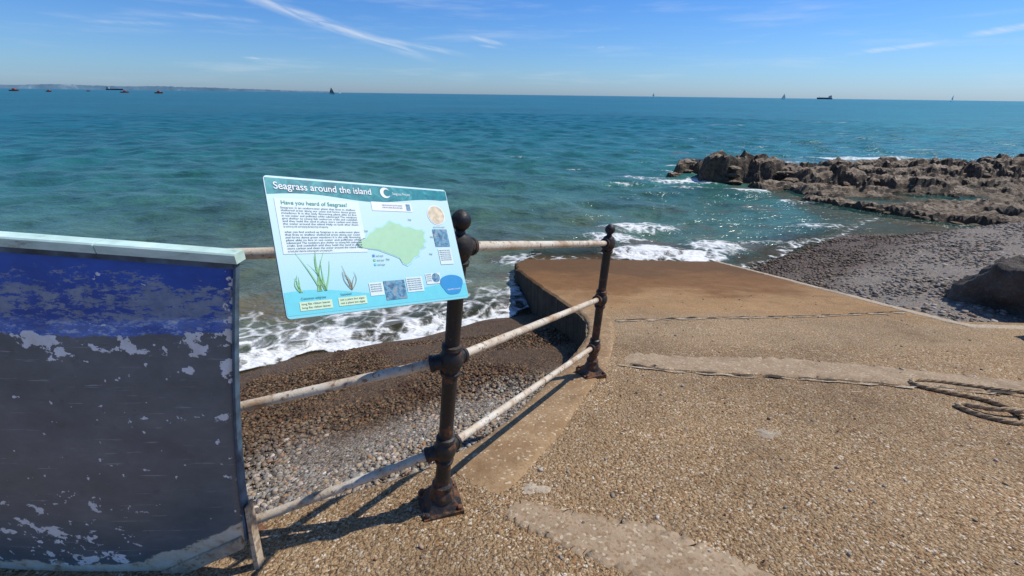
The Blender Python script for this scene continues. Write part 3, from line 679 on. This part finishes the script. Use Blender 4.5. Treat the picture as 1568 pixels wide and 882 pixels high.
for j in range(n):
    t=j/(n-1); x,y,z=hull(0,t*.18); z=z-.15+.13*t; x-=.008*(1-t)
    for dx,dy in((.012,-.006),(.026-.008*t,-.002),(.026-.008*t,.03),(.012,.03)): V.append((x+dx,y+dy,z))
F=[[4*i+j,4*i+(j+1)%4,4*i+4+(j+1)%4,4*i+4+j] for i in range(n-1) for j in range(4)]+[[3,2,1,0],[4*n-4,4*n-3,4*n-2,4*n-1]]
meshobj('skeg_board',V,F,M_wood,boat)
# ------------------------------------------------------------ rope
def rope(pts,r,name):
    P=[Vector((x,y,slz(y)+z)) for x,y,z in pts]; Q=[]
    for i in range(len(P)-1):
        p0=P[max(0,i-1)];p1=P[i];p2=P[i+1];p3=P[min(len(P)-1,i+2)]
        for k in range(24):
            t=k/24; Q.append(.5*((2*p1)+(-p0+p2)*t+(2*p0-5*p1+4*p2-p3)*t*t+(-p0+3*p1-3*p2+p3)*t**3))
    Q.append(P[-1]); e=empty(name); M=M_ropem; dist=0
    strands=[[],[],[]]
    for i,q in enumerate(Q):
        d=(Q[min(i+1,len(Q)-1)]-Q[max(i-1,0)]).normalized(); s=d.cross(Vector((0,0,1))).normalized(); u=s.cross(d)
        if i: dist+=(q-Q[i-1]).length
        for k in range(3):
            a=dist/(r*5)*6.283/2+k*2.094; strands[k].append(q+(s*math.cos(a)+u*math.sin(a))*r*.5+Vector((0,0,r)))
    for k in range(3):
        c=bpy.data.curves.new('strand','CURVE'); c.dimensions='3D'; c.bevel_depth=r*.56; c.bevel_resolution=2; sp_=c.splines.new('POLY'); sp_.points.add(len(strands[k])-1)
        for j,p in enumerate(strands[k]): sp_.points[j].co=(p.x,p.y,p.z,1)
        c.materials.append(M); link(bpy.data.objects.new('strand',c),e)
M_ropem=mat_mortar('weathered_rope',(.28,.18,.09),(.54,.41,.26),30,.003)
rope([(3.9,2.36,0),(3.5,2.44,0),(3.2,2.52,0),(2.95,2.63,0),(2.77,2.66,0),(2.71,2.58,0),(2.80,2.47,0),(2.93,2.36,0),(2.96,2.24,0),(2.90,2.10,0),(2.80,2.06,.0),(2.70,2.14,0),(2.68,2.26,0),(2.74,2.28,.0),(2.80,2.19,.02),(2.92,2.16,.03),(3.05,2.18,0),(3.4,2.2,0),(3.9,2.1,0)],.0145,'rope')
# ------------------------------------------------------------ distance: coast, ships
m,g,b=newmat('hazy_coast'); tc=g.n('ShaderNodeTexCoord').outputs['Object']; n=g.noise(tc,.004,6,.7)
g.set(b.inputs['Base Color'],g.ramp(n,[(.35,(.13,.22,.30)),(.6,(.20,.31,.39)),(.74,(.42,.48,.52))])); b.inputs['Roughness'].default_value=1; b.inputs['Specular IOR Level'].default_value=0  # distance haze baked into the bluish land colour
D=9500; V=[];F=[];n_=260
for i in range(n_):
    a=math.radians(-62+(62-20.0)*i/(n_-1)); env=min(1,(n_-1-i)/90)
    hgt=(16+30*env+34*env*max(0,noise.noise((i*.045,0,0))+.3)+9*noise.noise((i*.6,2,0)))
    V+=[(D*math.sin(a),D*math.cos(a),SEA-1),(D*math.sin(a)*1.002,D*math.cos(a)*1.002,SEA+hgt),(D*1.1*math.sin(a),D*1.1*math.cos(a),SEA+hgt*.7)]
for i in range(n_-1): F+=[[3*i,3*i+3,3*i+4,3*i+1],[3*i+1,3*i+4,3*i+5,3*i+2]]
meshobj('distant_coastline',V,F,m)
C_dark=simple('ship_dark',(.06,.08,.11),.7); C_red=simple('boat_red',(.45,.08,.04),.6); C_white=simple('sail_white',(.75,.78,.8),.7); C_sup=simple('ship_superstructure',(.40,.42,.44),.7)
def hullpart(bm,L,Wd,H,sheer=0):
    n=14; rows_=[]
    for i in range(n):
        t=i/(n-1); x=-L/2+L*t; w=Wd/2*(1-max(0,(t-.7)/.3)**2)*(.75+.25*min(1,t/.15)); w=max(w,Wd*.01); top=H+sheer*t*t
        xo=L*.04*max(0,(t-.8)/.2)
        rows_.append([bm.verts.new(p) for p in((x,-w*.7,-.3*H),(x+xo,-w,top),(x+xo,w,top),(x,w*.7,-.3*H))])
    for a,b_ in zip(rows_,rows_[1:]):
        for k in range(4): bm.faces.new([a[k],a[(k+1)%4],b_[(k+1)%4],b_[k]])
    bm.faces.new(rows_[0]); bm.faces.new(rows_[-1][::-1])
def boxp(bm,x0,x1,y0,y1,z0,z1,tp=.0):
    v=[bm.verts.new(p) for p in((x0,y0,z0),(x1,y0,z0),(x1,y1,z0),(x0,y1,z0),(x0+tp,y0+tp,z1),(x1-tp,y0+tp,z1),(x1-tp,y1-tp,z1),(x0+tp,y1-tp,z1))]
    for f in((3,2,1,0),(4,5,6,7),(0,1,5,4),(1,2,6,5),(2,3,7,6),(3,0,4,7)): bm.faces.new([v[k] for k in f])
def place(e,ratio,y,rot): e.location=(ratio*y,y,SEA); e.rotation_euler=(0,0,rot)
def cargo(ratio,y,L,rot):
    e=empty('cargo_ship'); bm=bmesh.new(); hullpart(bm,L,L*.16,L*.075,L*.02); bmobj('hull',bm,C_dark,e,False)
    bm=bmesh.new(); boxp(bm,-L*.44,-L*.30,-L*.06,L*.06,L*.08,L*.19,.4); boxp(bm,-L*.42,-L*.38,-L*.02,L*.02,L*.19,L*.235); boxp(bm,L*.38,L*.39,-.5,.5,L*.09,L*.17)
    for k in range(4): boxp(bm,-L*.22+k*L*.14,-L*.12+k*L*.14,-L*.05,L*.05,L*.076,L*.10)
    bmobj('superstructure',bm,C_sup,e,False); place(e,ratio,y,rot)
def sailb(ratio,y,H,rot,dark=False):
    e=empty('sailboat'); bm=bmesh.new(); hullpart(bm,H*.75,H*.2,H*.08,H*.03); bmobj('hull',bm,C_dark if dark else C_white,e,False)
    bm=bmesh.new(); lathe(bm,(0,0,.05*H),(0,0,H),[(0,H*.008),(H*.95,H*.004)],8); lathe(bm,(0,0,.16*H),(-H*.33,0,.16*H),[(0,H*.006),(H*.33,H*.005)],8); bmobj('mast_and_boom',bm,C_dark,e)
    mt=C_dark if dark else C_white; V=[]
    for k in range(9):
        t=k/8; V+=[(-.008*H,0,H*(.18+.78*t)),(-.33*H*(1-t)**.8-.01*H,.04*H*math.sin(3.14*t),H*(.18+.78*t))]
    F=[[2*k,2*k+1,2*k+3,2*k+2] for k in range(8)]; o=len(V); V+=[(.02*H,0,.9*H),(.34*H,0,.12*H),(.02*H,.03*H,.16*H)]; F.append([o,o+1,o+2])
    meshobj('sails',V,F,mt,e); place(e,ratio,y,rot)
def motor(ratio,y,L,rot):
    e=empty('motorboat'); bm=bmesh.new(); hullpart(bm,L,L*.33,L*.14,L*.06); bmobj('hull',bm,C_red,e,False)
    bm=bmesh.new(); boxp(bm,-L*.15,L*.18,-L*.1,L*.1,L*.15,L*.30,.15); lathe(bm,(-L*.05,0,L*.3),(-L*.05,0,L*.5),[(0,L*.01),(L*.2,L*.006)],6); bmobj('cabin',bm,C_red,e,False); place(e,ratio,y,rot)
cargo(.6245,3000,98,math.pi+.15); cargo(-.806,3600,105,.2)
sailb(.8817,1300,16,.5); sailb(.542,1600,17,2.6); sailb(.280,2200,18,.4); sailb(-.368,1000,13,.3,True); sailb(-.352,1500,10,.8)
for r_,y_,l_ in((-1.01,620,10),(-.94,560,7),(-.787,560,8),(-.718,520,8),(-.86,800,6)): motor(r_,y_,l_,random.uniform(-.4,.4))
# ------------------------------------------------------------ world
W=bpy.data.worlds.new('World'); SC.world=W; W.use_nodes=True; g=G(W.node_tree); bg=W.node_tree.nodes['Background']
sunv=Vector((.55,.19,.81)).normalized(); el=math.asin(sunv.z); az=math.atan2(sunv.x,sunv.y)
sky=g.n('ShaderNodeTexSky'); sky.sky_type='NISHITA'; sky.sun_disc=False; sky.sun_elevation=el; sky.sun_rotation=az; sky.air_density=1.0; sky.dust_density=.4; sky.ozone_density=2.5
dr=g.n('ShaderNodeTexCoord').outputs['Generated']; X,Y,Z=sepxyz(g,dr)
A=g.m('MULTIPLY',g.m('ARCTAN2',X,Y),57.2958); E=g.m('MULTIPLY',g.m('ARCSINE',Z),57.2958)
tint=g.ramp(g.m('DIVIDE',E,30.0),[(0,(.60,.86,1.42)),(.08,(.56,.88,1.38)),(.3,(.42,.80,1.38)),(1,(.50,.80,1.20))])
skc=g.mix(1.0,sky.outputs[0],tint,'MULTIPLY')
cv=g.n('ShaderNodeCombineXYZ',X=g.m('MULTIPLY',A,.16),Y=g.m('ADD',g.m('MULTIPLY',E,1.1),g.m('MULTIPLY',A,.30)),Z=0.0).outputs[0]
wisp=g.noise(cv,1.2,6,.62,.6)
tot=None
for (a0,e0,a1,e1,w,s) in [(-31,9.6,-9.5,3.6,.75,1.0),(-22,6.4,-5.5,4.0,.40,.75),(-33,6.5,-26,6.3,.28,.55),(-5.5,5.9,-1,5.0,.38,.8),(-4,5.0,0,4.6,.2,.5),(9.0,4.85,9.9,4.9,.16,1.2),(33,3.9,40,4.6,.32,.85),(41,5.0,47,5.7,.38,1.0),(-40,5.3,-33,5.6,.25,.4),(-28,3.1,-24,3.0,.16,.8)]:
    dx,dy=a1-a0,e1-e0; L2=dx*dx+dy*dy; L=math.sqrt(L2)
    t=g.m('ADD',g.m('MULTIPLY',g.m('SUBTRACT',A,a0),dx/L2),g.m('MULTIPLY',g.m('SUBTRACT',E,e0),dy/L2))
    p=g.m('ABSOLUTE',g.m('SUBTRACT',g.m('MULTIPLY',g.m('SUBTRACT',A,a0),dy/L),g.m('MULTIPLY',g.m('SUBTRACT',E,e0),dx/L)))
    mk=g.m('MULTIPLY',g.mr(p,w,0.0,0,1),g.m('MULTIPLY',g.mr(t,-.12,.3),g.mr(t,1.1,.7)))
    mk=g.m('MULTIPLY',mk,s); tot=mk if tot is None else g.m('MAXIMUM',tot,mk)
cl=g.m('MULTIPLY',tot,g.mr(wisp,.30,.68,.08,1.0))
haze=g.m('MULTIPLY',g.mr(g.noise(g.n('ShaderNodeCombineXYZ',X=g.m('MULTIPLY',A,.05),Y=g.m('MULTIPLY',E,.5),Z=3.0).outputs[0],1.5,4,.6),.5,.8),.20)
cl=g.m('MAXIMUM',g.m('MULTIPLY',cl,.62),g.m('MULTIPLY',haze,g.mr(E,0,2)))
skc=g.mix(cl,skc,(8.2,8.8,9.6,1))
g.set(bg.inputs[0],skc); bg.inputs[1].default_value=.095
sl=bpy.data.lights.new('sun','SUN'); sl.energy=4.1; sl.angle=math.radians(.5); sl.color=(1,.955,.88); so_=bpy.data.objects.new('sun',sl); COL.objects.link(so_)
so_.rotation_euler=sunv.to_track_quat('Z','Y').to_euler()
# ------------------------------------------------------------ camera
cam=bpy.data.cameras.new('camera'); cam.sensor_width=36; cam.lens=700/1568*36; cam.clip_start=.02; cam.clip_end=120000
co=bpy.data.objects.new('camera',cam); COL.objects.link(co)
Rm=Matrix.Rotation(math.radians(90-22.92),4,'X')@Matrix.Rotation(.0128,4,'Z')
co.matrix_world=Matrix.Translation((0,0,1.5))@Rm
SC.camera=co
SC.view_settings.view_transform='Standard'; SC.view_settings.look='None'; SC.view_settings.exposure=0
